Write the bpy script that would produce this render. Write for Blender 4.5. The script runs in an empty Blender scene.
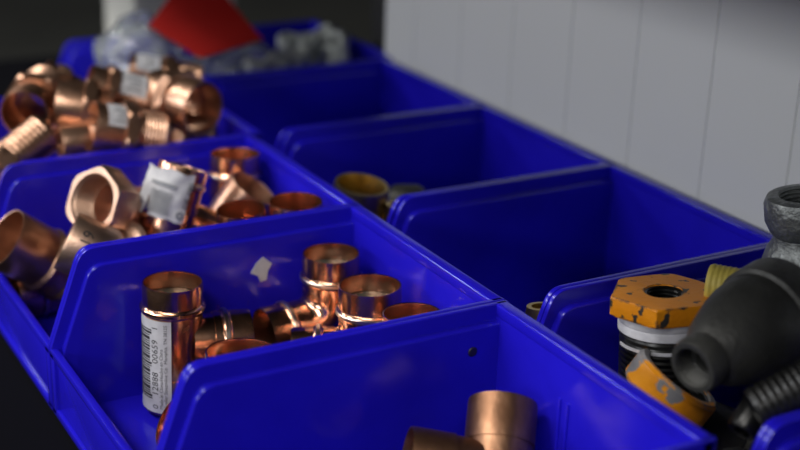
import bpy, bmesh, math, random
from mathutils import Vector, Matrix, noise
PI = math.pi
S = 0.125            # one bin width in metres; every length below is in bin widths
TZ = 0.62            # bin rims stand this far above the shelf (z = 0 is the rim)
H0 = 0.90            # shelf height above the floor, metres
SC = bpy.context.scene
COL = SC.collection

def W(x, y, z):
    return Vector((x * S, y * S, (z + TZ) * S + H0))

# ------------------------------------------------------------------ materials
def mat(name, base, rough=0.4, metal=0.0, var=None, vscale=30, bump=0.0, bscale=120, rvar=0.0, coat=0.0, spec=0.5, chips=None, stretch=None):
    m = bpy.data.materials.new(name); m.use_nodes = True
    nt = m.node_tree; b = nt.nodes['Principled BSDF']; L = nt.links
    b.inputs['Base Color'].default_value = (*base, 1)
    b.inputs['Roughness'].default_value = rough
    b.inputs['Metallic'].default_value = metal
    b.inputs['Specular IOR Level'].default_value = spec
    b.inputs['Coat Weight'].default_value = coat
    tc = nt.nodes.new('ShaderNodeTexCoord')
    src = tc.outputs['Object']
    if stretch:
        mp = nt.nodes.new('ShaderNodeMapping'); mp.inputs['Scale'].default_value = stretch
        L.new(src, mp.inputs['Vector']); src = mp.outputs['Vector']
    col = None
    if var:
        n = nt.nodes.new('ShaderNodeTexNoise'); n.inputs['Scale'].default_value = vscale; n.inputs['Detail'].default_value = 4
        L.new(src, n.inputs['Vector'])
        r = nt.nodes.new('ShaderNodeValToRGB'); r.color_ramp.elements[0].position = .35; r.color_ramp.elements[1].position = .68
        r.color_ramp.elements[0].color = (*var, 1); r.color_ramp.elements[1].color = (*base, 1)
        L.new(n.outputs['Fac'], r.inputs['Fac']); col = r.outputs['Color']
        if rvar:
            mr = nt.nodes.new('ShaderNodeMapRange'); mr.inputs['From Min'].default_value = .3; mr.inputs['From Max'].default_value = .7
            mr.inputs['To Min'].default_value = rough + rvar; mr.inputs['To Max'].default_value = rough
            L.new(n.outputs['Fac'], mr.inputs['Value']); L.new(mr.outputs['Result'], b.inputs['Roughness'])
    if chips:
        ccol, cscale, cpos = chips
        n2 = nt.nodes.new('ShaderNodeTexNoise'); n2.inputs['Scale'].default_value = cscale; n2.inputs['Detail'].default_value = 5
        L.new(src, n2.inputs['Vector'])
        r2 = nt.nodes.new('ShaderNodeValToRGB'); r2.color_ramp.elements[0].position = cpos; r2.color_ramp.elements[1].position = cpos + .02
        bv = nt.nodes.new('ShaderNodeBevel'); bv.samples = 6; bv.inputs['Radius'].default_value = .0022
        ge = nt.nodes.new('ShaderNodeNewGeometry'); dt = nt.nodes.new('ShaderNodeVectorMath'); dt.operation = 'DOT_PRODUCT'
        L.new(bv.outputs['Normal'], dt.inputs[0]); L.new(ge.outputs['Normal'], dt.inputs[1])
        ed = nt.nodes.new('ShaderNodeMapRange'); ed.inputs['From Min'].default_value = 1; ed.inputs['From Max'].default_value = .85
        ed.inputs['To Min'].default_value = 0; ed.inputs['To Max'].default_value = .13
        L.new(dt.outputs['Value'], ed.inputs['Value'])
        ad = nt.nodes.new('ShaderNodeMath'); ad.operation = 'ADD'
        L.new(n2.outputs['Fac'], ad.inputs[0]); L.new(ed.outputs['Result'], ad.inputs[1])
        L.new(ad.outputs['Value'], r2.inputs['Fac'])
        mx = nt.nodes.new('ShaderNodeMix'); mx.data_type = 'RGBA'
        L.new(r2.outputs['Color'], mx.inputs['Factor'])
        if col: L.new(col, mx.inputs[6])
        else: mx.inputs[6].default_value = (*base, 1)
        mx.inputs[7].default_value = (*ccol, 1); col = mx.outputs[2]
    if col: L.new(col, b.inputs['Base Color'])
    if bump:
        n3 = nt.nodes.new('ShaderNodeTexNoise'); n3.inputs['Scale'].default_value = bscale; n3.inputs['Detail'].default_value = 3
        L.new(src, n3.inputs['Vector'])
        bp = nt.nodes.new('ShaderNodeBump'); bp.inputs['Strength'].default_value = bump; bp.inputs['Distance'].default_value = .002
        L.new(n3.outputs['Fac'], bp.inputs['Height']); L.new(bp.outputs['Normal'], b.inputs['Normal'])
    return m

def film_mat(name):
    m = bpy.data.materials.new(name); m.use_nodes = True
    nt = m.node_tree; L = nt.links; nt.nodes.clear()
    o = nt.nodes.new('ShaderNodeOutputMaterial'); t = nt.nodes.new('ShaderNodeBsdfTransparent'); t.inputs['Color'].default_value = (.86, .9, .92, 1)
    g = nt.nodes.new('ShaderNodeBsdfGlossy'); g.inputs['Roughness'].default_value = .18; g.inputs['Color'].default_value = (.9, .9, .9, 1)
    d = nt.nodes.new('ShaderNodeBsdfDiffuse'); d.inputs['Color'].default_value = (.5, .54, .58, 1)
    f = nt.nodes.new('ShaderNodeFresnel'); f.inputs['IOR'].default_value = 1.5
    m1 = nt.nodes.new('ShaderNodeMixShader'); m2 = nt.nodes.new('ShaderNodeMixShader'); m1.inputs[0].default_value = .27
    L.new(t.outputs[0], m1.inputs[1]); L.new(d.outputs[0], m1.inputs[2])
    L.new(f.outputs[0], m2.inputs[0]); L.new(m1.outputs[0], m2.inputs[1]); L.new(g.outputs[0], m2.inputs[2])
    L.new(m2.outputs[0], o.inputs['Surface'])
    return m

M = {
 'blue': mat('blue_plastic', (.016, .010, .56), .15, var=(.012, .007, .47), vscale=25, bump=.10, bscale=34, rvar=.08),
 'copper': mat('bright_copper', (.82, .47, .32), .16, 1, var=(.60, .31, .19), vscale=55, bump=.10, bscale=90, rvar=.12),
 'inner': mat('solder', (.62, .52, .45), .28, 1),
 'dull': mat('dull_copper', (.66, .40, .28), .30, 1, var=(.50, .28, .18), vscale=60, bump=.12, bscale=260, rvar=.10),
 'tarnished': mat('tarnished_copper', (.40, .215, .125), .38, 1, var=(.20, .10, .055), vscale=70, bump=.2, bscale=140, rvar=.12),
 'bronze': mat('cast_bronze', (.72, .49, .37), .36, 1, var=(.60, .38, .27), vscale=80, bump=.07, bscale=900, rvar=.10),
 'brass': mat('brass', (.78, .60, .24), .28, 1, var=(.58, .43, .15), vscale=60, bump=.05),
 'black': mat('black_iron', (.062, .062, .058), .42, .3, var=(.036, .036, .034), vscale=90, bump=.2, bscale=500, rvar=.12),
 'grey': mat('galvanised_iron', (.36, .38, .37), .40, .75, var=(.17, .18, .18), vscale=130, bump=.45, bscale=420, rvar=.15),
 'steel': mat('dark_steel', (.05, .05, .05), .32, .8, var=(.025, .025, .025), vscale=90, bump=.1),
 'orange': mat('orange_paint', (.74, .27, .008), .42, 0, spec=.3, var=(.64, .215, .006), vscale=60, bump=.15, bscale=300, chips=((.035, .033, .03), 170, .61)),
 'orange_worn': mat('worn_orange_paint', (.74, .30, .010), .42, 0, spec=.3, var=(.62, .22, .006), vscale=60, bump=.15, bscale=300, chips=((.20, .20, .21), 75, .515)),
 'tape': mat('white_thread_tape', (.62, .62, .66), .55, 0, var=(.42, .42, .46), vscale=150),
 'yellow': mat('yellow_thread_tape', (.62, .50, .10), .55, 0, var=(.48, .38, .07), vscale=120),
 'paper': mat('label_paper', (.60, .60, .62), .55, 0, var=(.48, .48, .51), vscale=160),
 'ink': mat('black_ink', (.02, .02, .022), .5),
 'blueink': mat('blue_ink', (.02, .05, .30), .5),
 'greyink': mat('grey_ink', (.22, .23, .25), .5),
 'wall': mat('white_panel_paint', (.68, .695, .69), .45, 0, var=(.64, .655, .65), vscale=4),
 'shelf': mat('black_shelf_steel', (.004, .004, .006), .9, 0, spec=.03),
 'floor': mat('dark_concrete', (.10, .10, .088), .7, 0, var=(.08, .08, .07), vscale=3),
 'post': mat('black_post_paint', (.015, .015, .015), .5),
 'carton': mat('pale_carton', (.62, .62, .58), .7),
 'red': mat('red_card', (.27, .005, .003), .7, 0, spec=.2, var=(.23, .004, .003), vscale=20),
 'pale': mat('pale_grey_plastic', (.55, .58, .55), .4),
 'flux': mat('flux_film', (.16, .17, .15), .22, .5, var=(.08, .075, .06), vscale=140, bump=.6, bscale=260),
 'hole_dark': mat('hole_black', (.008, .006, .03), .5),
 'film': film_mat('clear_film'),
}

# ------------------------------------------------------------------ mesh helpers
def build(name, bm, material, parent=None, angle=35, label=None):
    bmesh.ops.recalc_face_normals(bm, faces=bm.faces[:])
    bmesh.ops.scale(bm, vec=(S, S, S), verts=bm.verts[:])
    me = bpy.data.meshes.new(name); bm.to_mesh(me); bm.free()
    for p in me.polygons: p.use_smooth = True
    me.set_sharp_from_angle(angle=math.radians(angle))
    me.materials.append(M[material] if isinstance(material, str) else material)
    o = bpy.data.objects.new(name, me); COL.objects.link(o)
    if parent: o.parent = parent
    if label: o['label'] = label
    return o

def thing(name, label, cat, loc=(0, 0, -TZ), axis=None, xdir=None, group=None):
    o = bpy.data.objects.new(name, None); COL.objects.link(o)
    o.empty_display_size = .02
    rot = Matrix.Identity(4)
    if axis is not None:
        z = Vector(axis).normalized()
        x = Vector(xdir if xdir is not None else (1, 0, 0))
        x = (x - x.dot(z) * z)
        if x.length < 1e-4: x = Vector((0, 1, 0)) - Vector((0, 1, 0)).dot(z) * z
        x.normalize(); y = z.cross(x)
        rot = Matrix((x, y, z)).transposed().to_4x4()
    o.matrix_world = Matrix.Translation(W(*loc)) @ rot
    o['label'] = label; o['category'] = cat
    if group: o['group'] = group
    return o

def rr(r, a, th):
    if not a: return r
    k = (th % (PI / 3)) - PI / 6
    return min(r, a / math.cos(k))

def lathe(bm, prof, seg=48, mtx=None, closed=True, caps=False):
    rings = []
    for e in prof:
        z, r = e[0], e[1]; a = e[2] if len(e) > 2 else None
        ring = []
        for i in range(seg):
            th = 2 * PI * i / seg
            q = rr(r, a, th)
            v = Vector((q * math.cos(th), q * math.sin(th), z))
            ring.append(bm.verts.new(mtx @ v if mtx else v))
        rings.append(ring)
    n = len(rings)
    for j in range(n if closed else n - 1):
        A, B = rings[j], rings[(j + 1) % n]
        for i in range(seg):
            bm.faces.new((A[i], A[(i + 1) % seg], B[(i + 1) % seg], B[i]))
    if caps:
        bm.faces.new(rings[0]); bm.faces.new(rings[-1])

def tube(outer, inner, seg=48, mtx=None, bm=None):
    bm = bm or bmesh.new()
    lathe(bm, list(outer) + list(reversed(inner)), seg, mtx)
    return bm

def rows(bm, rings, closed=False):
    n = len(rings)
    for j in range(n if closed else n - 1):
        A, B = rings[j], rings[(j + 1) % n]; k = len(A)
        for i in range(k):
            bm.faces.new((A[i], A[(i + 1) % k], B[(i + 1) % k], B[i]))

def bend(R, r, ri, ang=PI / 2, seg=40, n=16, bm=None):
    """quarter bend: starts at the origin going -Z, turns towards +X"""
    bm = bm or bmesh.new(); out, inn = [], []
    for j in range(n + 1):
        t = ang * j / n
        c = Vector((R - R * math.cos(t), 0, -R * math.sin(t)))
        nx = Vector((math.cos(t), 0, math.sin(t))); ny = Vector((0, 1, 0))
        out.append([bm.verts.new(c + (nx * math.cos(a) + ny * math.sin(a)) * r) for a in [2 * PI * i / seg for i in range(seg)]])
        inn.append([bm.verts.new(c + (nx * math.cos(a) + ny * math.sin(a)) * ri) for a in [2 * PI * i / seg for i in range(seg)]])
    rows(bm, out + inn[::-1], True)
    return bm

def box(bm, x0, x1, y0, y1, z0, z1):
    v = [bm.verts.new((x, y, z)) for x in (x0, x1) for y in (y0, y1) for z in (z0, z1)]
    for f in ((0, 1, 3, 2), (4, 6, 7, 5), (0, 4, 5, 1), (2, 3, 7, 6), (0, 2, 6, 4), (1, 5, 7, 3)):
        bm.faces.new([v[i] for i in f])

def prism(bm, pts, y0, y1):
    a = [bm.verts.new((x, y0, z)) for x, z in pts]; b = [bm.verts.new((x, y1, z)) for x, z in pts]
    n = len(pts)
    bm.faces.new(a); bm.faces.new(b[::-1])
    for i in range(n): bm.faces.new((a[i], b[i], b[(i + 1) % n], a[(i + 1) % n]))

def bevel(bm, w, seg=2):
    bmesh.ops.recalc_face_normals(bm, faces=bm.faces[:])
    es = [e for e in bm.edges if len(e.link_faces) == 2 and e.calc_face_angle(0) > .5]
    bmesh.ops.bevel(bm, geom=es, offset=w, segments=seg, affect='EDGES', profile=.5, clamp_overlap=True)

def rounded(pts, radii, n=5):
    out = []
    for i, (p, r) in enumerate(zip(pts, radii)):
        p = Vector(p); a = Vector(pts[i - 1]); b = Vector(pts[(i + 1) % len(pts)])
        if r <= 0: out.append(tuple(p)); continue
        u = (a - p).normalized() * r; w = (b - p).normalized() * r
        for k in range(n + 1):
            t = k / n
            out.append(tuple(p + u * (1 - t) ** 2 + w * t ** 2))
    return out

def patch(bm, r, th0, th1, z0, z1, n=10, t=.0015):
    """thin curved label lying on a cylinder of radius r"""
    rings = []
    for i in range(n + 1):
        th = th0 + (th1 - th0) * i / n; c, s = math.cos(th), math.sin(th)
        rings.append([bm.verts.new((q * c, q * s, z)) for q, z in ((r, z0), (r + t, z0), (r + t, z1), (r, z1))])
    for j in range(n):
        for k in range(4): bm.faces.new((rings[j][k], rings[j][(k + 1) % 4], rings[j + 1][(k + 1) % 4], rings[j + 1][k]))
    bm.faces.new(rings[0]); bm.faces.new(rings[-1][::-1])

def text_on(bm, body, size, fn, align='LEFT'):
    cu = bpy.data.curves.new('lettering', 'FONT'); cu.body = body; cu.size = size; cu.align_x = align; cu.resolution_u = 2
    ob = bpy.data.objects.new('lettering', cu)
    me = bpy.data.meshes.new_from_object(ob)
    tmp = bmesh.new(); tmp.from_mesh(me)
    mp = [bm.verts.new(fn(v.co.x, v.co.y)) for v in tmp.verts]
    tmp.verts.ensure_lookup_table()
    for f in tmp.faces: bm.faces.new([mp[v.index] for v in f.verts])
    tmp.free(); bpy.data.meshes.remove(me); bpy.data.objects.remove(ob); bpy.data.curves.remove(cu)

# ------------------------------------------------------------------ storage bins
def make_bin(n, xb, label, length=1.09, row='blue parts bins in the front row', y1=None):
    y0 = n - 1 + .0015; y1 = (n - .0015) if y1 is None else y1
    t = thing('storage_bin', label, 'storage bin', (xb, 0, 0), group=None)
    Lr = length; F = Lr + .125
    def side(sgn):
        bm = bmesh.new()
        full = rounded([(0, 0), (-Lr, 0), (-F, -.35), (-F + .015, -.60), (0, -.60)], [0, .05, .008, .004, 0])
        pan = rounded([(-.02, -.055), (-Lr + .022, -.055), (-F + .035, -.36), (-F + .04, -.60), (-.02, -.60)], [0, .05, .03, .01, 0])
        if sgn > 0: prism(bm, full, y1 - .020, y1)
        else: prism(bm, full, y0, y0 + .020)
        bevel(bm, .0065, 3)
        b2 = bmesh.new()
        if sgn > 0: prism(b2, pan, y1 - .046, y1 - .012)
        else: prism(b2, pan, y0 + .012, y0 + .046)
        bevel(b2, .008, 3)
        tm = bpy.data.meshes.new('t'); b2.to_mesh(tm); b2.free(); bm.from_mesh(tm); bpy.data.meshes.remove(tm)
        return build('side_panel', bm, 'blue', t)
    side(1); side(-1)
    bm = bmesh.new()
    box(bm, -.048, 0, y0, y1, -.045, 0)
    box(bm, -.048, -.016, y0 + .01, y1 - .01, -.60, -.03)
    bevel(bm, .007, 3); build('back_panel', bm, 'blue', t)
    # hopper front: a low plate with a proud frame round a sunk field
    bm = bmesh.new()
    def slab(xa, xb2, ya, yb, za, zb):
        box(bm, xa, xb2, ya, yb, za, zb)
    slab(-F + .010, -F + .030, y0 + .01, y1 - .01, -.60, -.36)
    slab(-F - .002, -F + .026, y0 + .004, y1 - .004, -.385, -.352)
    slab(-F - .002, -F + .026, y0 + .004, y1 - .004, -.605, -.575)
    for a, b in ((y0 + .004, y0 + .05), (y1 - .05, y1 - .004)): slab(-F - .002, -F + .026, a, b, -.60, -.36)
    bevel(bm, .006, 2); build('front_lip', bm, 'blue', t)
    bm = bmesh.new(); box(bm, -F + .02, -.02, y0 + .01, y1 - .01, -.615, -.585); bevel(bm, .004, 1)
    build('base_panel', bm, 'blue', t)
    return t

bins = {}
FRONT = {
 0: None,
 1: 'nearest blue bin, cut by the bottom edge, holding one matte copper tee',
 2: 'blue bin with the upright barcoded copper tee and three bright elbows',
 3: 'blue bin with the hex bronze fitting, directly behind the barcoded tee bin',
 4: 'blue bin heaped over its rim with threaded copper adapters',
}
for n in (1, 2, 3, 4):
    bins[n] = make_bin(n, .045 if n == 4 else 0, FRONT[n])
BX = 1.233
BACK = {
 0: 'blue bin at the bottom right corner, only its rounded side tip showing',
 1: 'blue bin against the wall holding orange and black iron fittings',
 2: 'nearly empty blue bin against the wall, left of the iron fittings bin',
 3: 'blue bin against the wall with a brass coupling inside',
 4: 'dark empty blue bin against the wall, just before the bagged parts bin',
}
for n in (0, 1, 2, 3, 4):
    bins[10 + n] = make_bin(n, BX, BACK[n], length=(1.05, 1.05, 1.05, 1.065, 1.09)[n])
bins['far'] = make_bin(5, 1.31, 'long blue bin at the far end filled with clear plastic bags', length=1.54, y1=5.02)
for k, o in bins.items():
    pass

# torn white paper left on the far side of bin 2, a dark disc standing for a hole and moulded ribs in bin 1
bm = bmesh.new(); q = [(-.475, -.185), (-.452, -.150), (-.425, -.128), (-.390, -.160), (-.405, -.185), (-.412, -.222), (-.436, -.226), (-.446, -.200)]
prism(bm, q, 1.9475, 1.9505); build('paper_scrap', bm, 'paper', bins[2], label='torn white paper scrap stuck to the side')
bm = bmesh.new(); lathe(bm, [(0, .017), (.003, .014), (.004, .006)], 20, Matrix.Translation((-.148, .951, -.135)) @ Matrix.Rotation(PI / 2, 4, 'X'), closed=False, caps=True)
build('hole_disc', bm, 'hole_dark', bins[1], label='small dark round disc standing for a hole near the corner')
bm = bmesh.new()
for yy in (.565, .605): box(bm, -.056, -.044, yy, yy + .014, -.55, -.16)
bevel(bm, .005, 2); build('rib', bm, 'blue', bins[1])

# ------------------------------------------------------------------ fittings
PL = {}
# name: (mouth position, axis pointing out of the mouth, radius)
PL['T1'] = ((-0.8275, 1.809, -0.1), (0.024, 0.0147, 0.9996), 0.1049)
PL['E1'] = ((-0.2142, 1.815, -0.1), (-0.0124, 0.009, 0.9999), 0.1060)
PL['E2'] = ((-0.2264, 1.493, -0.1), (-0.0101, 0.0343, 0.9994), 0.1107)
PL['E3'] = ((-0.2125, 1.227, -0.1), (-0.0087, 0.057, 0.9983), 0.0992)
PL['F'] = ((-0.7488, 1.396, -0.2), (0.0363, 0.0645, 0.9973), 0.1202)
PL['H2'] = ((-0.9689, 1.475, -0.45), (-0.8444, 0.0697, 0.5311), 0.0919)
PL['M'] = ((-0.1582, 0.753, -0.22), (0.4401, 0.5852, 0.681), 0.1077)
PL['A1'] = ((-1.196, 2.632, -0.17), (-0.7896, -0.0398, 0.6123), 0.1222)
PL['B'] = ((-0.881, 2.52, -0.03), (-0.8213, -0.3994, 0.4074), 0.1262)
PL['C19'] = ((-1.026, 2.39, -0.12), (-0.8083, 0.3823, 0.4477), 0.1153)
PL['D'] = ((-0.6798, 2.552, -0.07), (-0.8737, 0.1371, 0.4667), 0.0785)
PL['Elab'] = ((-0.5052, 2.523, 0.06), (0.3673, 0.1284, 0.9212), 0.0983)
PL['Fc'] = ((-0.1833, 2.771, 0), (0.0308, 0.0478, 0.9984), 0.1052)
PL['G'] = ((-0.1995, 2.538, -0.08), (0.4737, -0.2996, 0.8282), 0.1062)
PL['Hh'] = ((-0.3794, 2.255, -0.05), (-0.0911, -0.0294, 0.9954), 0.0961)
PL['I'] = ((-0.1841, 2.175, -0.02), (-0.0162, -0.0196, 0.9997), 0.1042)
PL['a4'] = ((-0.8926, 3.395, 0.08), (-0.5575, -0.8199, -0.1306), 0.1121)
PL['b4'] = ((-0.8515, 3.226, 0.05), (0.8561, 0.2363, 0.4596), 0.0889)
PL['c4'] = ((-0.765, 3.377, 0.12), (-0.9315, 0.3116, 0.1877), 0.1083)
PL['d4'] = ((-0.6867, 3.126, 0.08), (-0.9651, 0.0959, 0.2437), 0.1056)
PL['e4'] = ((-0.599, 3.431, 0.17), (-0.9384, 0.2, 0.2817), 0.0970)
PL['f4'] = ((-0.2802, 3.8, 0.13), (-0.9455, 0.2613, 0.1941), 0.0760)
PL['g4'] = ((-0.1838, 3.121, 0.1), (0.3363, -0.9417, -0.0101), 0.1185)
PL['t4'] = ((-0.729, 3.693, 0.17), (-0.8122, 0.2502, 0.527), 0.0768)
PL['u4'] = ((-0.7944, 3.229, -0.02), (-0.9977, 0.0438, -0.0519), 0.0854)
PL['v4'] = ((-0.0868, 3.226, -0.06), (0.8696, -0.4889, -0.0683), 0.0905)
PL['brass'] = ((0.1859, 2.325, -0.05), (0.0799, -0.1396, 0.987), 0.1143)
PL['dark'] = ((0.5553, 2.44, -0.22), (0.8604, -0.5081, 0.0392), 0.0778)
PL['brass2'] = ((0.2935, 2.212, -0.12), (0.1337, -0.0349, 0.9904), 0.0489)
PL['brass3'] = ((0.2106, 1.089, -0.1), (0.0066, 0.1286, 0.9917), 0.0540)
PL['or'] = ((0.4179, 0.7237, 0.06), (-0.0201, 0.0796, 0.9966), 0.1753)
PL['ring'] = ((0.3447, 0.5288, -0.14), (0.4837, -0.2285, 0.8448), 0.1456)
PL['red'] = ((0.1738, 0.3041, 0.03), (-0.9696, -0.1866, -0.1581), 0.0830)
PL['tee'] = ((1, 0.7344, 0.3), (-0.1077, 0.0788, 0.991), 0.1266)
PL['nip'] = ((0.5292, 0.6484, 0.1), (-0.5971, 0.8022, -0.0048), 0.0602)
PL['thr'] = ((0.2662, 0.1318, -0.05), (-0.8038, 0.3249, -0.4983), 0.0703)
PL['plug'] = ((0.2871, 0.1935, -0.15), (-0.7404, -0.2035, -0.6406), 0.0461)

def socket_prof(L, r, bead=True, flare=True):
    p = [(0, r * .985), (-.012 * 1, r)]
    if bead:
        b = -.85 * r
        p += [(b + .16 * r, r), (b + .10 * r, r * 1.05), (b, r * 1.075), (b - .10 * r, r * 1.05), (b - .16 * r, r)]
    p += [(-L, r)]
    return p

def socket(t, r, L, mtx=None, m='copper', bead=True, name='socket', depth=None, ring='inner'):
    t0 = .065 * r
    depth = depth or L
    inner = [(-.001, r - t0 * .8), (-.01, r - t0), (-min(depth, .95 * r), r - t0), (-min(depth, .95 * r) - .01, r * .84), (-L, r * .84)]
    o = build(name, tube(socket_prof(L, r, bead), inner, 56, mtx), m, t)
    if bead:
        b = -.85 * r; bm = bmesh.new()
        lathe(bm, [(b + .09 * r, r * 1.04), (b + .05 * r, r * 1.085), (b - .05 * r, r * 1.085), (b - .09 * r, r * 1.04)], 56, mtx)
        build('solder_ring', bm, ring, o)
    return o

def film_in(t, r):
    bm = bmesh.new(); lathe(bm, [(-.62 * r, r * .05), (-.60 * r, r * .5), (-.58 * r, r * .90), (-.70 * r, r * .90), (-.72 * r, r * .05)], 40, closed=True)
    build('flux_film', bm, 'flux', t, label='grey flux residue inside the mouth')

def tee(key, label, r=None, L=None, branch=(1, 0, 0), Lb=None, m='copper', bead=True, group=None, foot=True, bpos=None):
    P, A, r0 = PL[key]; r = r or r0; L = L or 4.4 * r; Lb = Lb or 2.2 * r
    t = thing('copper_tee', label, 'pipe fitting', P, A, branch, group); rb = 'inner' if foot else m
    Ls = 1.25 * r
    socket(t, r, Ls, None, m, bead, ring=rb)
    socket(t, r, Ls, Matrix.Translation((0, 0, -L)) @ Matrix.Rotation(PI, 4, 'X'), m, bead and foot)
    bm = tube([(-Ls + .004, r * .96), (-L + Ls - .004, r * .96)], [(-Ls + .004, r * .84), (-L + Ls - .004, r * .84)], 56)
    mb = Matrix.Translation((Lb, 0, -L / 2 if bpos is None else -bpos)) @ Matrix.Rotation(PI / 2, 4, 'Y')
    lathe(bm, [(-Ls + .004 if Lb > 2.1 * r else -.2 * r, r * .96), (-Lb + .62 * r, r * .96), (-Lb + .62 * r, r * .85), (-Ls + .004 if Lb > 2.1 * r else -.2 * r, r * .85)], 56, mb)
    build('body', bm, m, t)
    socket(t, r, Lb - .9 * r if Lb < 2.1 * r else Ls, mb, m, bead)
    return t

def elbow(key, label, leg, C=.27, r=None, m='copper', bead=True, flux=False):
    P, A, r0 = PL[key]; r = r or r0
    t = thing('copper_elbow', label, 'pipe fitting', P, A, leg)
    R = 1.15 * r; Ls = C - R
    if Ls < 1.1 * r: Ls = 1.1 * r; R = C - Ls
    R = max(R, r * 1.02); Ls = C - R
    socket(t, r, Ls, None, m, bead)
    bm = bend(R, r * .965, r * .84)
    bmesh.ops.translate(bm, vec=(0, 0, -Ls), verts=bm.verts[:])
    build('bend', bm, m, t)
    if flux: film_in(t, r)
    socket(t, r, Ls, Matrix.Translation((C, 0, -C)) @ Matrix.Rotation(PI / 2, 4, 'Y'), m, bead)
    return t

def coupling(key, label, L, r=None, m='copper', beads=(.3, .7), xdir=(1, 0, 0), name='copper_coupling', stop=True):
    P, A, r0 = PL[key]; r = r or r0
    t = thing(name, label, 'pipe fitting', P, A, xdir)
    half = L / 2
    out = [(0, r * .985), (-.01, r)]
    for b in beads:
        z = -b * L
        out += [(z + .16 * r, r), (z + .08 * r, r * 1.06), (z - .08 * r, r * 1.06), (z - .16 * r, r)]
    out += [(-L + .01, r), (-L, r * .985)]
    inn = [(-.001, r * .945), (-.01, r * .93), (-half + .02, r * .93), (-half + .01, r * .85), (-half - .01, r * .85), (-half - .02, r * .93), (-L + .001, r * .93)]
    b_ = build('body', tube(out, inn, 56), m, t)
    for b in beads:
        z = -b * L; bm = bmesh.new()
        lathe(bm, [(z + .07 * r, r * 1.045), (z + .04 * r, r * 1.075), (z - .04 * r, r * 1.075), (z - .07 * r, r * 1.045)], 56)
        build('ring_bead', bm, 'inner' if m == 'copper' else m, t)
    return t

def thread_prof(z0, z1, r, n, d=.05):
    p = []; dz = (z1 - z0) / n
    for i in range(n):
        p += [(z0 + dz * (i + .15), r * (1 - d)), (z0 + dz * (i + .5), r), (z0 + dz * (i + .65), r), (z0 + dz * (i + 1), r * (1 - d))]
    return p

def adapter(key, label, flip=False, r=None, Ls=.20, Lh=.07, Lt=.19, m='dull', tag=None, xdir=(1, 0, 0), hexa=1.10):
    """male adapter: plain socket, hexagonal collar, threaded end; the anchor is the socket mouth (thread mouth if flip)"""
    P, A, r0 = PL[key]; r = r or r0
    t = thing('threaded_adapter', label, 'pipe fitting', P, A, xdir)
    T = Ls + Lh + Lt
    X = Matrix.Translation((0, 0, -T)) @ Matrix.Rotation(PI, 4, 'X') if flip else None
    build('socket', tube([(0, r * .98), (-.008, r), (-Ls, r)], [(-.001, r * .94), (-.012, r * .925), (-Ls, r * .925)], 48, X), m, t)
    h0 = -Ls + .002; h1 = -Ls - Lh
    build('hex_collar', tube([(h0, r * 1.0), (h0 - .002, r * 1.14, r * hexa), (h0 - .012, r * 1.3, r * hexa), (h1 + .012, r * 1.3, r * hexa), (h1, r * 1.14, r * hexa)], [(h0, r * .8), (h1, r * .8)], 48, X), m, t, angle=25)
    build('threaded_end', tube([(h1 + .002, r * .9)] + thread_prof(h1, -T + .01, r * .98, 8, .04) + [(-T, r * .9)], [(h1 + .002, r * .8), (-T, r * .8)], 48, X), m, t, angle=25)
    if tag:
        z0, z1, wd_, hw = tag
        lv = t.matrix_world.to_3x3().transposed() @ Vector(wd_); th = math.atan2(lv.y, lv.x)
        if flip: z0, z1 = -T - z1, -T - z0
        bm = bmesh.new(); patch(bm, r * 1.02, th - hw, th + hw, z0, z1, 10)
        g = build('price_tag', bm, 'paper', t, label='small white price tag with grey print')
        bm = bmesh.new()
        for k in range(5):
            a0 = th - hw * .7 + hw * 1.4 * k / 5
            patch(bm, r * 1.02 + .001, a0, a0 + hw * .12, z0 + (z1 - z0) * .2, z1 - (z1 - z0) * (.2 + .1 * (k % 3)), 2)
        build('tag_print', bm, 'greyink', g)
    return t
    return t

# ---- bin 2: barcoded tee, elbows, sockets
r1 = PL['T1'][2]
T1 = tee('T1', 'upright bright copper tee with a white barcode label facing out', branch=(.97, -.24, 0), L=.465, Lb=.27, foot=False)
film_in(T1, r1)
A0, A1 = math.radians(166), math.radians(260)
bm = bmesh.new(); patch(bm, r1 * 1.005, A0, A1, -.455, -.108, 16)
lab = build('barcode_label', bm, 'paper', T1, label='white paper label with barcode and small print')
rl = r1 * 1.005 + .0022
bm = bmesh.new(); z = -.405
widths = [1, 2, 1, 1, 3, 1, 2, 1, 1, 2, 3, 1, 1, 2, 1, 3, 1, 1, 2, 2, 1, 1, 3, 1, 2, 1]
unit = .265 / sum(w + 1.1 for w in widths)
for i, w in enumerate(widths):
    guard = i in (0, 1, 12, 13, 24, 25)
    patch(bm, r1 * 1.005 + .001, A0 + .12, A0 + (.95 if guard else .87), z, z + w * unit, 10)
    z += (w + 1.1) * unit
build('barcode', bm, 'ink', lab)
def wrap(th0, zst):
    return lambda x, y: (rl * math.cos(th0 - y / rl), rl * math.sin(th0 - y / rl), zst + x)
bm = bmesh.new()
text_on(bm, '0', .034, wrap(A0 + 1.19, -.440)); text_on(bm, '12888', .036, wrap(A0 + 1.19, -.390)); text_on(bm, '00659', .036, wrap(A0 + 1.19, -.268)); text_on(bm, '1', .034, wrap(A0 + 1.19, -.145))
build('barcode_number', bm, 'ink', lab)
bm = bmesh.new()
text_on(bm, 'Made in China/Hecho en China', .0180, wrap(A0 + 1.36, -.438))
text_on(bm, 'Mueller Streamline Co.  Memphis, TN 38125', .0175, wrap(A0 + 1.51, -.438))
build('small_print', bm, 'ink', lab)

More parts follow.
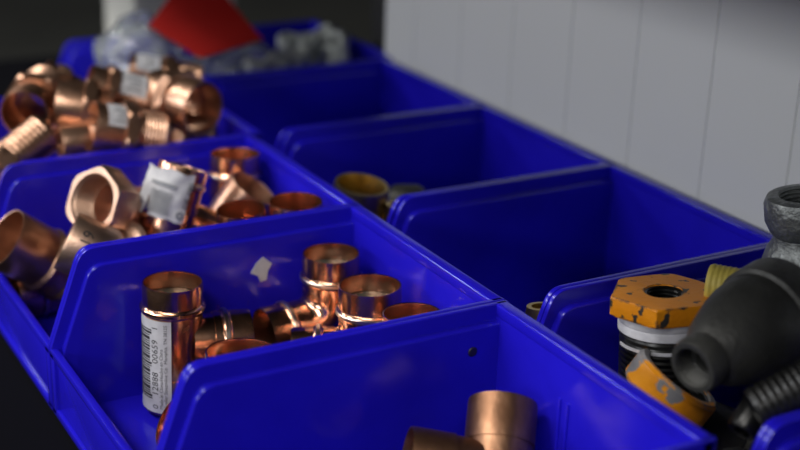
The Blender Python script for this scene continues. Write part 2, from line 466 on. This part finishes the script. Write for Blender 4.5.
elbow('E1', 'rearmost and tallest bright copper elbow, upright socket with silver bead', (-1, -.02, 0), C=.275, flux=True)
elbow('E2', 'bright copper elbow standing just in front of the tallest elbow', (-.80, .42, 0), C=.275, flux=True)
coupling('E3', 'short upright copper socket in the right corner beside the elbows', .34, beads=(.3,))
tee('F', 'copper tee with its dark open mouth right of the barcoded tee', branch=(1, .1, 0), L=.37, Lb=.20)
H2 = coupling('H2', 'copper coupling lying at the foot of the barcoded tee with a label', .24, beads=())
bm = bmesh.new(); patch(bm, PL['H2'][2] * 1.01, math.radians(60), math.radians(60 + 90), -.17, -.035, 10)
h = build('paper_label', bm, 'paper', H2, label='white label with blue ring')
bm = bmesh.new(); rh = PL['H2'][2] * 1.01 + .003
for k in range(24):
    a, b = 2 * PI * k / 24, 2 * PI * (k + 1) / 24
    vs = []
    for ang, q in ((a, .03), (b, .03), (b, .02), (a, .02)):
        th = math.radians(60 + 45) + q * math.cos(ang) / rh
        vs.append(bm.verts.new((rh * math.cos(th), rh * math.sin(th), -.10 + q * math.sin(ang))))
    bm.faces.new(vs)
build('blue_ring', bm, 'blueink', h)

# ---- bin 1: matte tee
tee('M', 'matte brown copper tee leaning in the nearest bin', branch=(-.86, .45, .2), L=.365, Lb=.28, m='tarnished', bpos=.235, bead=False)

# ---- bin 3
coupling('A1', 'copper coupling with open mouth at the left picture edge, two raised beads', .34, m='dull', beads=(.56, .86))
# hexagonal female adapter
P, A, r = PL['B']
t = thing('bronze_adapter', 'pale bronze adapter with a large threaded hexagonal mouth', 'pipe fitting', P, A, (0, 0, 1))
build('hex_mouth', tube([(0, r * 1.06, r * .985), (-.010, r * 1.2, r * 1.0), (-.10, r * 1.2, r * 1.0), (-.115, r * .98, r * 1.0)], [(0, r * .86), (-.008, r * .82)] + thread_prof(-.01, -.11, r * .82, 6, .06) + [(-.115, r * .72)], 48), 'bronze', t, angle=25)
build('neck', tube([(-.11, r * .95), (-.15, r * .86), (-.19, r * .76), (-.32, r * .74)], [(-.11, r * .70), (-.32, r * .66)], 48), 'bronze', t)
# cast elbow marked 19
P, A, r = PL['C19']
t = thing('bronze_elbow', 'cast bronze elbow stamped 19 poking over the bin side', 'pipe fitting', P, A, (.35, .90, -.15))
C = .30; R = r * 1.02; Ls = C - R
so = build('socket', tube([(0, r * .96), (-.012, r), (-Ls + .02, r), (-Ls, r * .9)], [(0, r * .86), (-Ls, r * .8)], 56), 'bronze', t)
bm = bend(R, r * .86, r * .7); bmesh.ops.translate(bm, vec=(0, 0, -Ls), verts=bm.verts[:]); build('bend', bm, 'bronze', t)
build('outlet', tube([(.02, r * .96), (.0, r), (-.05, r * .98), (-.09, r * .86)], [(.02, r * .82), (-.09, r * .7)], 48, Matrix.Translation((C - .04, 0, -C)) @ Matrix.Rotation(PI / 2, 4, 'Y')), 'bronze', t)
bm = bmesh.new(); bmesh.ops.create_uvsphere(bm, u_segments=28, v_segments=16, radius=1); bmesh.ops.scale(bm, vec=(r * 1.05, r * .62, r * .30), verts=bm.verts[:])
bmesh.ops.rotate(bm, cent=(0, 0, 0), matrix=Matrix.Rotation(-.5, 3, 'Y'), verts=bm.verts[:]); bmesh.ops.translate(bm, vec=(r * .9, -r * .65, -Ls - .04), verts=bm.verts[:])
build('lug', bm, 'bronze', t)
lv = t.matrix_world.to_3x3().transposed() @ Vector((-.22, -.90, .37)); th19 = math.atan2(lv.y, lv.x) + 0.3
bm = bmesh.new(); q = r + .0012
text_on(bm, '19', .062, lambda x, y: (q * math.cos(th19 + x / q), q * math.sin(th19 + x / q), -.085 + y), 'CENTER')
build('stamped_number', bm, 'ink', so)
coupling('D', 'slim copper tube lying behind the cast bronze elbow', .40, m='copper', beads=())
# tagged tube
P, A, r = PL['Elab']
t = coupling('Elab', 'bright copper tube wearing a crumpled white barcode bag label', .42, beads=(.16,), xdir=(0, -1, 0))
bm = bmesh.new()
nx, nz = 14, 12; g0 = []
for j in range(nz + 1):
    row = []
    for i in range(nx + 1):
        th = math.radians(-100 + 104 * i / nx) ; zz = -.215 + .19 * j / nz
        zz += .012 * noise.noise((i * .35, j * .3, 2.1)) if j in (0, nz) else 0
        q = r * 1.10 + .010 * noise.noise((i * .4, j * .4, .3))
        if i < 3: q += .008 * (3 - i)
        row.append((th, q, zz))
    g0.append(row)
for off in (0, .004):
    vs = [[bm.verts.new(((q + off) * math.cos(th), (q + off) * math.sin(th), zz)) for th, q, zz in row] for row in g0]
    for j in range(nz):
        for i in range(nx): bm.faces.new((vs[j][i], vs[j][i + 1], vs[j + 1][i + 1], vs[j + 1][i]))
lb = build('bag_label', bm, 'paper', t, angle=80, label='crumpled white plastic label with barcode')
bm = bmesh.new(); ro = r * 1.10 + .016
for k in range(9): patch(bm, ro, math.radians(-75), math.radians(-30), -.195 + .010 * k, -.190 + .010 * k, 6)
patch(bm, ro, math.radians(-80), math.radians(-28), -.09, -.076, 6)
for k in range(20):
    a, b = 2 * PI * k / 20, 2 * PI * (k + 1) / 20
    bm.faces.new([bm.verts.new((ro * math.cos(math.radians(-8) + q * math.cos(g) / ro), ro * math.sin(math.radians(-8) + q * math.cos(g) / ro), -.185 + q * math.sin(g))) for g, q in ((a, .016), (b, .016), (b, .007), (a, .007))])
build('barcode', bm, 'greyink', lb)
bm = bmesh.new(); text_on(bm, 'DE-480', .034, lambda x, y: (ro * math.cos(math.radians(4) - y / ro), ro * math.sin(math.radians(4) - y / ro), -.155 + x)); build('lettering', bm, 'ink', lb)
coupling('Fc', 'upright beaded copper coupling at the back near the far side', .40, beads=(.22, .6))
coupling('G', 'dull copper socket tilted with open mouth up, beside the upright coupling', .42, m='dull', beads=())
coupling('Hh', 'copper socket whose open mouth peeks over the front rim', .38, beads=(.3,))
coupling('I', 'upright copper socket in the back corner, wide open mouth', .40, beads=(.3,))

# ---- bin 4
UP = (-.35, -.45, .82)
K = dict(Ls=.125, Lh=.055, Lt=.135)
adapter('a4', 'copper adapter whose round open mouth faces the camera at far left', **K)
adapter('b4', 'copper adapter with bright threads at the left edge, lowest of the heap', flip=True, Ls=.16, Lh=.07, Lt=.20)
adapter('c4', 'copper adapter with a bright hex collar left of the front price tag', Ls=.115, Lh=.055, Lt=.075)
adapter('d4', 'copper adapter lying in front, price tag on socket and threads right', tag=(-.165, -.045, UP, .6), **K)
adapter('e4', 'copper adapter in the middle of the heap, hex collar before its tag', tag=(-.24, -.12, UP, .7), Ls=.07, Lh=.05, Lt=.15)
adapter('f4', 'rearmost copper adapter with a white price tag, by the plastic bags', tag=(-.13, -.02, UP, .7), Ls=.15, Lh=.06, Lt=.13)
adapter('g4', 'large copper adapter with its open mouth at the right of the heap', Ls=.13, Lh=.06, Lt=.14)
adapter('t4', 'topmost copper adapter at the left with a blurred bright hex', Ls=.05, Lh=.06, Lt=.17)
adapter('u4', 'copper adapter low in the heap under the tagged one', **K)
adapter('v4', 'copper adapter low at the right under the large mouth', **K)

# pieces deep in the heaps
random.seed(7)
for i, (x, y, z) in enumerate([(-.95, 3.25, -.12), (-.70, 3.70, -.10), (-.45, 3.30, -.10), (-.20, 3.72, -.10), (-.30, 3.42, -.34), (-.90, 3.62, -.34), (-.62, 3.36, -.44), (-.20, 3.30, -.47), (-.95, 3.28, -.47), (-.55, 3.74, -.47)]):
    PL['x%d' % i] = ((x, y, z), (random.choice((-1, 1)), random.uniform(-.4, .4), random.uniform(-.15, .15)), .095)
    adapter('x%d' % i, 'copper adapter buried deep in the heaped bin', **K)['group'] = 'buried copper adapters'
for i, (x, y, z) in enumerate([(-.62, 2.50, -.40), (-.80, 2.78, -.47), (-.45, 2.35, -.47), (-.35, 2.70, -.47)]):
    PL['y%d' % i] = ((x, y, z), (1, random.uniform(-.3, .3), 0), .10)
    coupling('y%d' % i, 'copper coupling buried under the bronze fittings', .34)['group'] = 'buried copper couplings'
for i, (x, y, z) in enumerate([(.45, .40, -.46), (.85, .65, -.45), (.60, .72, -.47), (.95, .32, -.46)]):
    PL['z%d' % i] = ((x, y, z), (random.uniform(-.4, .4), 1, 0), .11)
    coupling('z%d' % i, 'dark iron coupling buried under the reducer', .28, m='black', beads=(.08, .92), name='iron_coupling')['group'] = 'buried iron couplings'

# ---- back bin 3: brass
P, A, r = PL['brass']
t = thing('brass_coupling', 'brass coupling with a wide mouth and flats, in a back bin', 'pipe fitting', P, A, (1, .3, 0))
build('mouth', tube([(0, r * .97), (-.012, r), (-.10, r)], [(0, r * .86), (-.02, r * .84), (-.10, r * .80)], 48), 'brass', t)
build('hex_body', tube([(-.095, r * 1.0), (-.105, r * 1.12, r * .98), (-.24, r * 1.12, r * .98), (-.25, r * .95)], [(-.095, r * .80), (-.25, r * .8)], 48), 'brass', t, angle=25)
build('threaded_end', tube([(-.245, r * .85)] + thread_prof(-.25, -.42, r * .9, 7) + [(-.42, r * .82)], [(-.245, r * .7), (-.42, r * .7)], 48), 'brass', t)
P, A, r = PL['dark']
t = thing('iron_plug', 'dark round iron cap with a brass tip, right of the brass coupling', 'pipe fitting', P, A, (0, 0, 1))
bm = bmesh.new(); lathe(bm, [(0, r * .55), (0, r * .8), (-.03, r), (-.12, r), (-.15, r * .8), (-.15, r * .4)], 40, closed=False, caps=True); build('cap', bm, 'black', t)
bm = bmesh.new(); lathe(bm, [(.07, r * .30), (.06, r * .42), (-.005, r * .5), (-.005, r * .3)], 32, closed=False, caps=True); build('brass_tip', bm, 'brass', t, label='brass tip')
P, A, r = PL['brass2']
t = thing('brass_nipple', 'small brass piece half hidden between the brass coupling and the next bin', 'pipe fitting', P, A)
build('body', tube([(0, r), (-.1, r), (-.11, r * .85), (-.3, r * .85)], [(0, r * .7), (-.3, r * .7)], 32), 'brass', t)
P, A, r = PL['brass3']
t = thing('brass_plug', 'small brass plug in the nearly empty bin, left of the orange bushing', 'pipe fitting', P, A)
build('body', tube([(0, r * .9), (-.03, r), (-.2, r), (-.21, r * .85), (-.35, r * .85)], [(0, r * .6), (-.35, r * .6)], 32), 'brass', t)

# ---- back bin 1: iron
P, A, r = PL['or']
t = thing('hex_bushing', 'orange painted hexagonal bushing with white thread tape, chipped edges', 'pipe fitting', P, A, (.956, -.29, 0))
a = r * .90
build('hex_head', tube([(0, r * .98, a * .985), (-.006, r * 1.1, a), (-.058, r * 1.1, a), (-.064, r * .98, a * .985)], [(0, r * .37), (-.006, r * .345), (-.064, r * .345)], 60), 'orange', t, angle=25)
build('bore', tube([(-.004, r * .35)] + [(-.10, r * .35)], thread_prof(-.005, -.10, r * .33, 7, .07), 48), 'steel', t)
build('threaded_end', tube([(-.062, r * .76)] + thread_prof(-.066, -.33, r * .79, 13, .02) + [(-.33, r * .74)], [(-.078, r * .5), (-.33, r * .5)], 60), 'steel', t, angle=20)
bm = tube([(-.066, r * .79), (-.07, r * .825), (-.088, r * .825), (-.094, r * .805), (-.10, r * .82), (-.122, r * .82), (-.126, r * .79)], [(-.066, r * .78), (-.126, r * .78)], 60)
build('thread_tape', bm, 'tape', t, label='white thread tape')
bm = bmesh.new(); patch(bm, r * .805, math.radians(180), math.radians(180 + 90), -.166, -.156, 20, .004)
build('tape_strand', bm, 'tape', t, label='loose strand of white tape')
P, A, r = PL['ring']
t = thing('ring_nut', 'worn orange ring leaning below the hex bushing', 'pipe fitting', P, A, (.956, -.29, 0))
build('ring', tube([(0, r * .93), (-.012, r), (-.083, r), (-.095, r * .94)], [(0, r * .80), (-.095, r * .80)], 64), 'orange_worn', t)
build('thread', tube([(-.008, r * .785), (-.085, r * .785)], thread_prof(-.01, -.085, r * .77, 6, .05), 64), 'steel', t)
P, A, r = PL['red']
t = thing('reducer_coupling', 'black iron bell reducer with its small mouth toward the camera', 'pipe fitting', P, A, (0, 0, 1))
build('small_mouth', tube([(0, r * .92), (-.018, r), (-.06, r * 1.02), (-.075, r * .98)], [(0, r * .74)] + thread_prof(-.01, -.07, r * .72, 5, .07) + [(-.075, r * .5)], 56), 'black', t)
build('bell', tube([(-.07, r * 1.0), (-.085, r * 1.12), (-.12, r * 1.36), (-.17, r * 1.58), (-.22, r * 1.78), (-.265, r * 1.90), (-.335, r * 1.92)], [(-.07, r * .5), (-.10, r * .5), (-.25, r * 1.55), (-.335, r * 1.6)], 64), 'black', t)
build('large_mouth', tube([(-.33, r * 1.93), (-.338, r * 2.06), (-.43, r * 2.06), (-.445, r * 2.0)], [(-.33, r * 1.6), (-.445, r * 1.7)], 64), 'black', t)

P, A, r = PL['tee']
t = thing('iron_tee', 'grey galvanised iron tee standing upright at the right edge', 'pipe fitting', P, A, (0, -1, 0))
build('collar', tube([(0, r * .86), (-.006, r * .98), (-.03, r * 1.06), (-.09, r * 1.04), (-.125, r * .92), (-.14, r * .82)], [(0, r * .70)] + thread_prof(-.006, -.10, r * .70, 6, .06) + [(-.14, r * .62)], 56), 'grey', t)
build('body', tube([(-.135, r * .82), (-.16, r * .84), (-.19, r * 1.0), (-.23, r * 1.12), (-.29, r * 1.17), (-.35, r * 1.12), (-.39, r * 1.0), (-.42, r * .86)], [(-.135, r * .6), (-.42, r * .6)], 56), 'grey', t)
build('collar', tube([(-.415, r * .86), (-.44, r * 1.05), (-.53, r * 1.06), (-.55, r * .95)], [(-.415, r * .6), (-.55, r * .7)], 56), 'grey', t)
mb = Matrix.Translation((.24, 0, -.30)) @ Matrix.Rotation(PI / 2, 4, 'Y')
build('branch', tube([(0, r * .92), (-.02, r * 1.06), (-.09, r * 1.04), (-.12, r * .86), (-.16, r * .85)], [(0, r * .68), (-.16, r * .6)], 56, mb), 'grey', t)
mb = Matrix.Rotation(4.36, 4, 'Z') @ Matrix.Translation((r * 1.38, 0, -.27)) @ Matrix.Rotation(PI / 2, 4, 'Y')
bm = bmesh.new(); lathe(bm, [(0, r * .16), (-.01, r * .22), (-.07, r * .26)], 24, mb, closed=False, caps=True); build('boss', bm, 'grey', t)
P, A, r = PL['nip']
t = thing('taped_nipple', 'black nipple end wrapped in yellow thread tape behind the bushing', 'pipe fitting', P, A)
build('thread_tape', tube([(0, r * .92)] + thread_prof(-.004, -.15, r * 1.02, 9, .035) + [(-.15, r * .95)], [(0, r * .75), (-.15, r * .75)], 48), 'yellow', t, label='yellow thread tape')
build('body', tube([(-.145, r * 1.0), (-.16, r * 1.14), (-.40, r * 1.16), (-.41, r * 1.0)], [(-.145, r * .75), (-.41, r * .75)], 48), 'black', t)
P, A, r = PL['thr']
t = thing('pipe_nipple', 'dark threaded steel nipple low at the right edge behind the bin tip', 'pipe fitting', P, A)
build('threaded_end', tube([(0, r * .9)] + thread_prof(-.004, -.18, r, 8) + [(-.18, r * .92)], [(0, r * .8), (-.18, r * .8)], 48), 'steel', t, angle=20)
build('body', tube([(-.178, r * 1.0), (-.34, r * 1.0)], [(-.178, r * .8), (-.34, r * .8)], 48), 'black', t)
P, A, r = PL['plug']
t = thing('iron_nut', 'small dark iron plug with a bright edge beside the corner bin tip', 'pipe fitting', P, A)
build('body', tube([(0, r * .9), (-.01, r), (-.10, r), (-.11, r * .9)], [(0, r * .55), (-.11, r * .55)], 40), 'steel', t)

# ---- far bin: plastic bags, red card, pale fittings
def bag(label, c, rad, seed, amp=.10):
    t = thing('plastic_bag', label, 'plastic bag', c)
    bm = bmesh.new(); bmesh.ops.create_icosphere(bm, subdivisions=5, radius=1)
    for v in bm.verts:
        d = v.co.normalized()
        n1 = noise.noise(d * 2.1 + Vector((seed, 0, 0))); n2 = abs(noise.noise(d * 4.5 + Vector((0, seed, 0)))); n3 = abs(noise.noise(d * 10 + Vector((0, 0, seed))))
        k = 1 + amp * (n1 * 1.6 + n2 * 1.2 - n3 * .7)
        v.co = Vector((d.x * rad[0], d.y * rad[1], d.z * rad[2])) * k
    build('film', bm, 'film', t, angle=50)
    return t
bag('clear plastic bag bulging over the far left side of the far bin', (.03, 4.53, -.04), (.22, .31, .25), 1.3)
bg = bag('clear plastic bag under the red card in the far bin', (.60, 4.52, -.20), (.30, .33, .22), 5.2)
bag('clear plastic bag of pale parts at the right of the far bin', (1.07, 4.5, -.22), (.14, .32, .18), 8.1)
bm = bmesh.new()
C3 = [(-0.0005, 4.321, 0.2074), (0.1836, 4.454, 0.3354), (0.4475, 4.357, 0.3249), (0.4611, 4.128, 0.2421), (0.4623, 3.917, 0.1872), (0.1165, 3.906, 0.123)]
fr = [bm.verts.new(p) for p in C3]
nrm = Vector((-.3, -.4, .3)).normalized() * .012
bk = [bm.verts.new(Vector(p) - nrm) for p in C3]
for q in ((0, 1, 2, 3), (0, 3, 4, 5)):
    bm.faces.new([fr[i] for i in q]); bm.faces.new([bk[i] for i in q][::-1])
for i in range(6):
    a, b = i, (i + 1) % 6
    bm.faces.new((fr[a], fr[b], bk[b], bk[a]))
# local frame of the card: its own thing, lying on the bag
t = thing('header_card', 'red folded card lying on the plastic bags', 'card', (0, 0, 0))
build('card', bm, 'red', t, angle=10)
random.seed(11)
PALE = [(1.10, 4.34, .03, .07), (1.00, 4.50, .05, .075), (1.16, 4.60, .05, .07), (.92, 4.36, .02, .06), (.80, 4.30, .03, .055), (.70, 4.28, .02, .05), (1.04, 4.22, .01, .05), (.56, 4.26, .01, .05), (1.15, 4.42, .08, .05), (.90, 4.55, .05, .06)]
WHERE = ['nearest the wall', 'in the middle of the heap', 'against the back panel', 'left of the heap middle', 'by the red card tip', 'under the red card tip', 'at the near side', 'furthest left at the near side', 'on top of the heap', 'behind the red card']
for (x, y, z, q), w in zip(PALE, WHERE):
    ax = Vector((random.uniform(-1, 1), random.uniform(-1, 1), random.uniform(.1, 1)))
    t = thing('plastic_fitting', 'small pale grey fitting in the far bin, ' + w, 'pipe fitting', (x, y, z - .06), ax, group='pale bagged fittings in the far bin')
    build('body', tube([(.05, q * .8), (.04, q), (-.05, q), (-.06, q * .8)], [(.05, q * .55), (-.06, q * .55)], 28), 'pale', t)

# ------------------------------------------------------------------ setting
def structure(name, bm, m):
    o = build(name, bm, m); o['kind'] = 'structure'
    return o
def place(o):
    o.location = W(0, 0, 0); return o
bm = bmesh.new()
yy = 1.07 - .45 * 8
while yy < 4.0:
    y2 = min(yy + .45, 4.09)
    box(bm, 1.265, 1.33, yy + .0004, y2 - .0004, -7.4, 6)
    yy += .45
bevel(bm, .006, 1)
box(bm, 1.272, 1.40, 1.07 - .45 * 8, 4.09, -7.4, 6)
place(structure('wall_right', bm, 'wall'))
bm = bmesh.new(); box(bm, -30, 40, -30, 60, -H0 / S - TZ - .5, -H0 / S - TZ); place(structure('floor', bm, 'floor'))
t = thing('shelf', 'black steel shelf under the blue bins', 'shelf', (0, 0, -TZ))
bm = bmesh.new(); box(bm, -2.5, 1.26, -3.2, 7.2, -.16, 0); bevel(bm, .02, 2); build('shelf_board', bm, 'shelf', t)
bm = bmesh.new(); box(bm, -2.46, -2.30, 6.9, 7.06, -H0 / S, -.155); build('leg', bm, 'shelf', t)
bm = bmesh.new(); box(bm, -2.46, -2.30, -3.1, -2.94, -H0 / S, -.155); build('leg', bm, 'shelf', t)
t = thing('shelf_post', 'black upright post at the far end of the white wall', 'post', (1.46, 4.24, -TZ - H0 / S))
bm = bmesh.new(); box(bm, -.11, .11, -.10, .16, 0, 13); bevel(bm, .01, 1); build('post', bm, 'post', t)

t = thing('shelf', 'unseen black shelf board above the bins, added to shade the back row', 'shelf', (0, 0, 1.49))  # board outside the view, put in to shade the back row and wall
bm = bmesh.new(); box(bm, -.90, 1.26, -3.2, 8.2, 0, .16); bevel(bm, .02, 2); build('shelf_board', bm, 'shelf', t)
t = thing('carton', 'pale carton blurred in the background behind the red card', 'carton', (.75, 6.3, -TZ))
bm = bmesh.new(); box(bm, -.25, .45, -.3, .3, 0, .9); bevel(bm, .01, 1); build('carton_body', bm, 'carton', t)

# ------------------------------------------------------------------ camera, light
cam = bpy.data.cameras.new('camera'); co = bpy.data.objects.new('camera', cam); COL.objects.link(co)
cam.sensor_fit = 'HORIZONTAL'; cam.sensor_width = 36; cam.lens = 1363.13 * 36 / 800
cam.clip_start = .02; cam.clip_end = 60
co.location = W(*[-2.3350, -2.3026, 1.7574]); co.rotation_euler = (1.211005, -0.033023, -0.516901)
cam.dof.use_dof = True; cam.dof.focus_distance = 4.5 * S; cam.dof.aperture_fstop = 5.2; cam.dof.aperture_blades = 7
SC.camera = co

wd = bpy.data.worlds.new('world'); SC.world = wd; wd.use_nodes = True
wd.node_tree.nodes['Background'].inputs[0].default_value = (.55, .58, .62, 1)
wd.node_tree.nodes['Background'].inputs[1].default_value = 0.06

def lamp(x, y, z, sx, sy, power, col, target):
    l = bpy.data.lights.new('ceiling_or_fill_lamp', 'AREA'); l.shape = 'RECTANGLE'; l.size = sx; l.size_y = sy; l.energy = power; l.color = col
    o = bpy.data.objects.new('ceiling_or_fill_lamp', l); COL.objects.link(o)
    o.location = Vector((x, y, z)); d = Vector(target) - o.location
    o.rotation_euler = d.to_track_quat('-Z', 'Y').to_euler()
    return o
for y in (-1.1, .5, 2.1):
    lamp(-1.15, y, 2.5, 1.2, .25, 30, (1, .97, .92), (-.1, y * .5 + .2, H0))
for y in (-1.6, 1.2, 4.0):  # far fill row, added so light reaches the wall under the upper board
    lamp(-4.2, y, 2.55, 1.2, .6, 60, (.97, .98, 1), (0, y * .4 + .1, H0))
vs = SC.view_settings
vs.view_transform = 'Standard'; vs.look = 'None'; vs.gamma = 1; vs.use_curve_mapping = False; vs.exposure = -0.66
SC.display_settings.display_device = 'sRGB'
